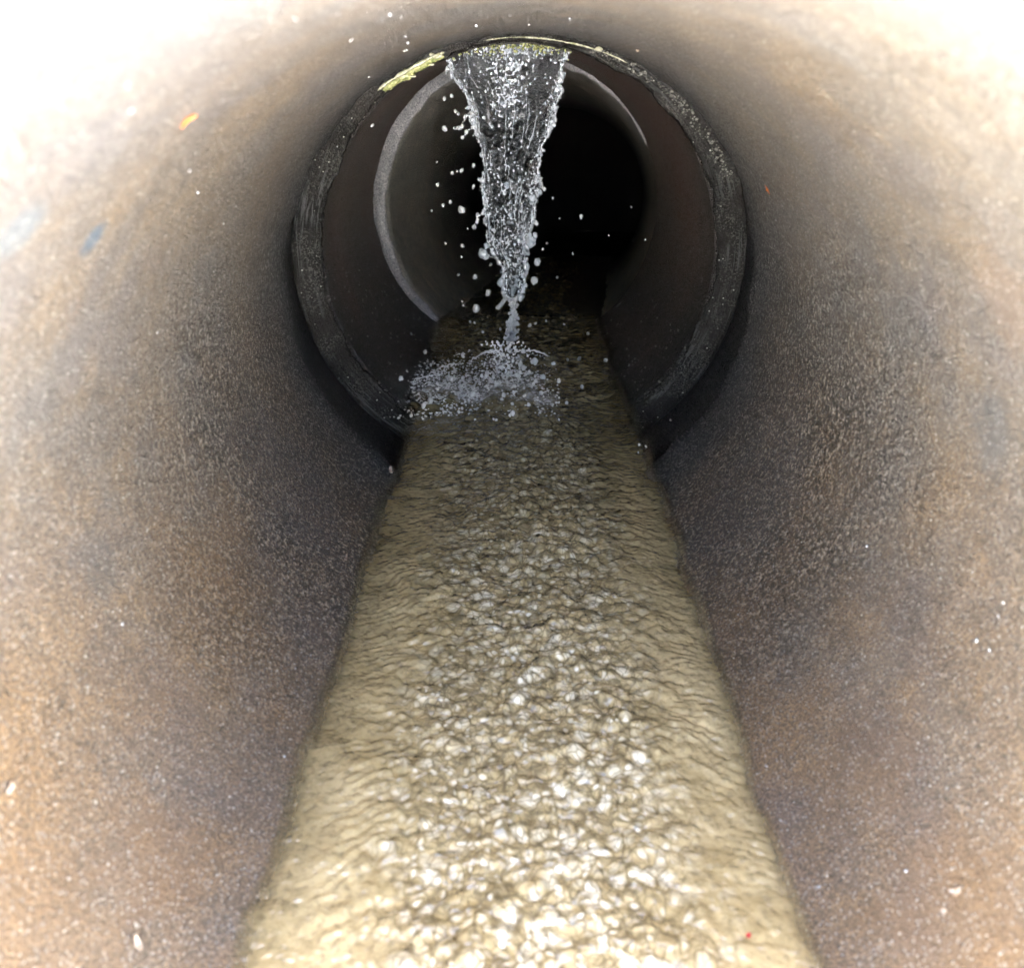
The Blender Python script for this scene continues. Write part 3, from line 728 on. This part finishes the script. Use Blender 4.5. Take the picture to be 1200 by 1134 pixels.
# ------------------------------------------------------------------ beads and scraps on the wall
BO = []
BEADS = [(150, 100, 5), (142, 106, 3), (154, 129, 6), (146, 136, 3), (345, 22, 4), (396, 15, 4), (410, 48, 3), (290, 134, 3), (260, 118, 4), (448, 22, 3), (457, 17, 4), (470, 20, 2), (558, 30, 4), (569, 13, 3), (571, 20, 3), (598, 18, 2.5), (620, 29, 3),
         (724, 12, 4), (668, 22, 3), (413, 46, 3), (478, 50, 4), (475, 43, 2), (409, 77, 2.6), (432, 90, 3), (300, 175, 2), (395, 172, 2), (222, 200, 3), (232, 226, 2.4), (250, 318, 3), (262, 262, 2.4), (276, 242, 2), (184, 390, 3), (910, 258, 3), (930, 202, 2), (945, 276, 2),
         (143, 731, 5), (112, 734, 3), (333, 886, 4), (346, 783, 3), (384, 643, 3), (1016, 640, 4), (1170, 722, 4), (1145, 750, 6), (1160, 762, 4), (1176, 706, 4), (1062, 1020, 5), (960, 1039, 4), (898, 897, 3), (865, 720, 3), (1075, 973, 3), (235, 572, 3), (480, 300, 2), (392, 350, 2.4), (835, 222, 2.4), (815, 262, 2)]
for x, y, r in BEADS:
    p = on_wall(x, y); d = (p-CAM).dot(M.to_3x3() @ Vector((0, 0, -1))); rr = r*.42*d/1000
    n_ = Vector((-p.x, 0, -p.z)).normalized()
    o = bpy.data.objects.new('water_bead', random.choice(drop_me)); o.data = o.data; o.location = p+n_*rr*.3; o.scale = (rr, rr, rr*.7)
    o.rotation_euler = n_.to_track_quat('Z', 'Y').to_euler(); link(o)
    reg = 'ceiling near the joint' if y < 60 else 'upper left wall' if x < 600 and y < 450 else 'upper right wall' if y < 450 else 'lower left wall' if x < 600 else 'lower right wall'
    BO.append((o, reg, y*1000+x))
for o, reg, key in BO:
    same = sorted(k for _, g, k in BO if g == reg); tag(o, 'glinting water bead, %s of those on the %s' % (rank_word(same.index(key), len(same)), reg), 'water bead', 'water beads on the pipe wall')

def flake(name, x, y, ln, wd, curl, mat, label, cat, ang=0.0, water=False):
    if y > 900: ln *= .42; wd *= .45
    p = on_water(x, y) if water else on_wall(x, y); n_ = Vector((0, 0, 1)) if water else Vector((-p.x, 0, -p.z)).normalized()
    if water: p.z += .004
    q = n_.to_track_quat('Z', 'Y').to_matrix().to_4x4() @ Matrix.Rotation(ang, 4, 'Z')
    nu, nv = 16, 8; v = []; f = []
    for side in (1, -1):
        for i in range(nu):
            u = i/(nu-1)*2-1; w_ = wd*math.sqrt(max(.02, 1-u*u))*(1+.2*math.sin(5*u+x))
            for j in range(nv):
                t = j/(nv-1)*2-1
                z = curl*ln*(u*u-.2)+curl*.6*wd*t*t+side*.00035
                v.append((u*ln/2, t*w_/2+.1*ln*u*u, z+.001))
    m_ = nu*nv
    for i in range(nu-1):
        for j in range(nv-1):
            a = i*nv+j; f += [(a, a+nv, a+nv+1, a+1), (m_+a, m_+a+1, m_+a+nv+1, m_+a+nv)]
    for i in range(nu-1):
        a = i*nv; b = a+nv-1; f += [(a, m_+a, m_+a+nv, a+nv), (b, b+nv, m_+b+nv, m_+b)]
    for j in range(nv-1):
        a = j; b = (nu-1)*nv+j; f += [(a, a+1, m_+a+1, m_+a), (b, m_+b, m_+b+1, b+1)]
    o = mesh_obj(name, v, f, mat); o.matrix_world = Matrix.Translation(p) @ q; return tag(o, label, cat)
flake('shell_flake', 457, 553, .014, .005, .35, m_shell, 'small curled pale flake at the left water edge by the joint', 'flake', .3)
flake('shell_flake', 160, 1105, .020, .008, .2, m_shell, 'pale pinkish flake on the lower left wall', 'flake', 1.0)
flake('shell_flake', 1122, 1045, .018, .007, .2, m_shell, 'white flake lying on an orange rust patch at lower right', 'flake', 1.2)
flake('shell_flake', 1108, 1068, .009, .005, .2, m_shell, 'tiny cream flake just below the white one at lower right', 'flake', 1.2)
flake('shell_flake', 10, 925, .016, .008, .1, m_shell, 'cream flake near the left frame edge on the lower wall', 'flake', .2)
flake('leaf_scrap', 876, 1102, .010, .006, .2, m_red, 'small red leaf scrap floating near the right edge of the stream', 'leaf', .9, True)
flake('plastic_scrap', 219, 140, .010, .0016, .1, m_orange, 'thin orange scrap stuck high on the left wall', 'scrap', 1.2)
flake('leaf_scrap', 405, 655, .012, .003, .2, m_shell, 'thin tan scrap at the left water edge below the joint', 'scrap', .1)
flake('leaf_scrap', 353, 948, .022, .003, .1, m_slime, 'dark stem lying across the left edge of the stream', 'scrap', .1)
flake('plastic_scrap', 900, 222, .005, .003, .1, m_orange, 'orange speck on the upper right wall by the joint', 'scrap', .4)
flake('mortar_chip', 748, 58, .009, .003, .1, m_shell, 'tan chip stuck above the joint, right of the water', 'chip', .2)
flake('mortar_chip', 474, 58, .010, .003, .1, m_white, 'slim white chip on the ceiling left of the falling water', 'chip', .2)
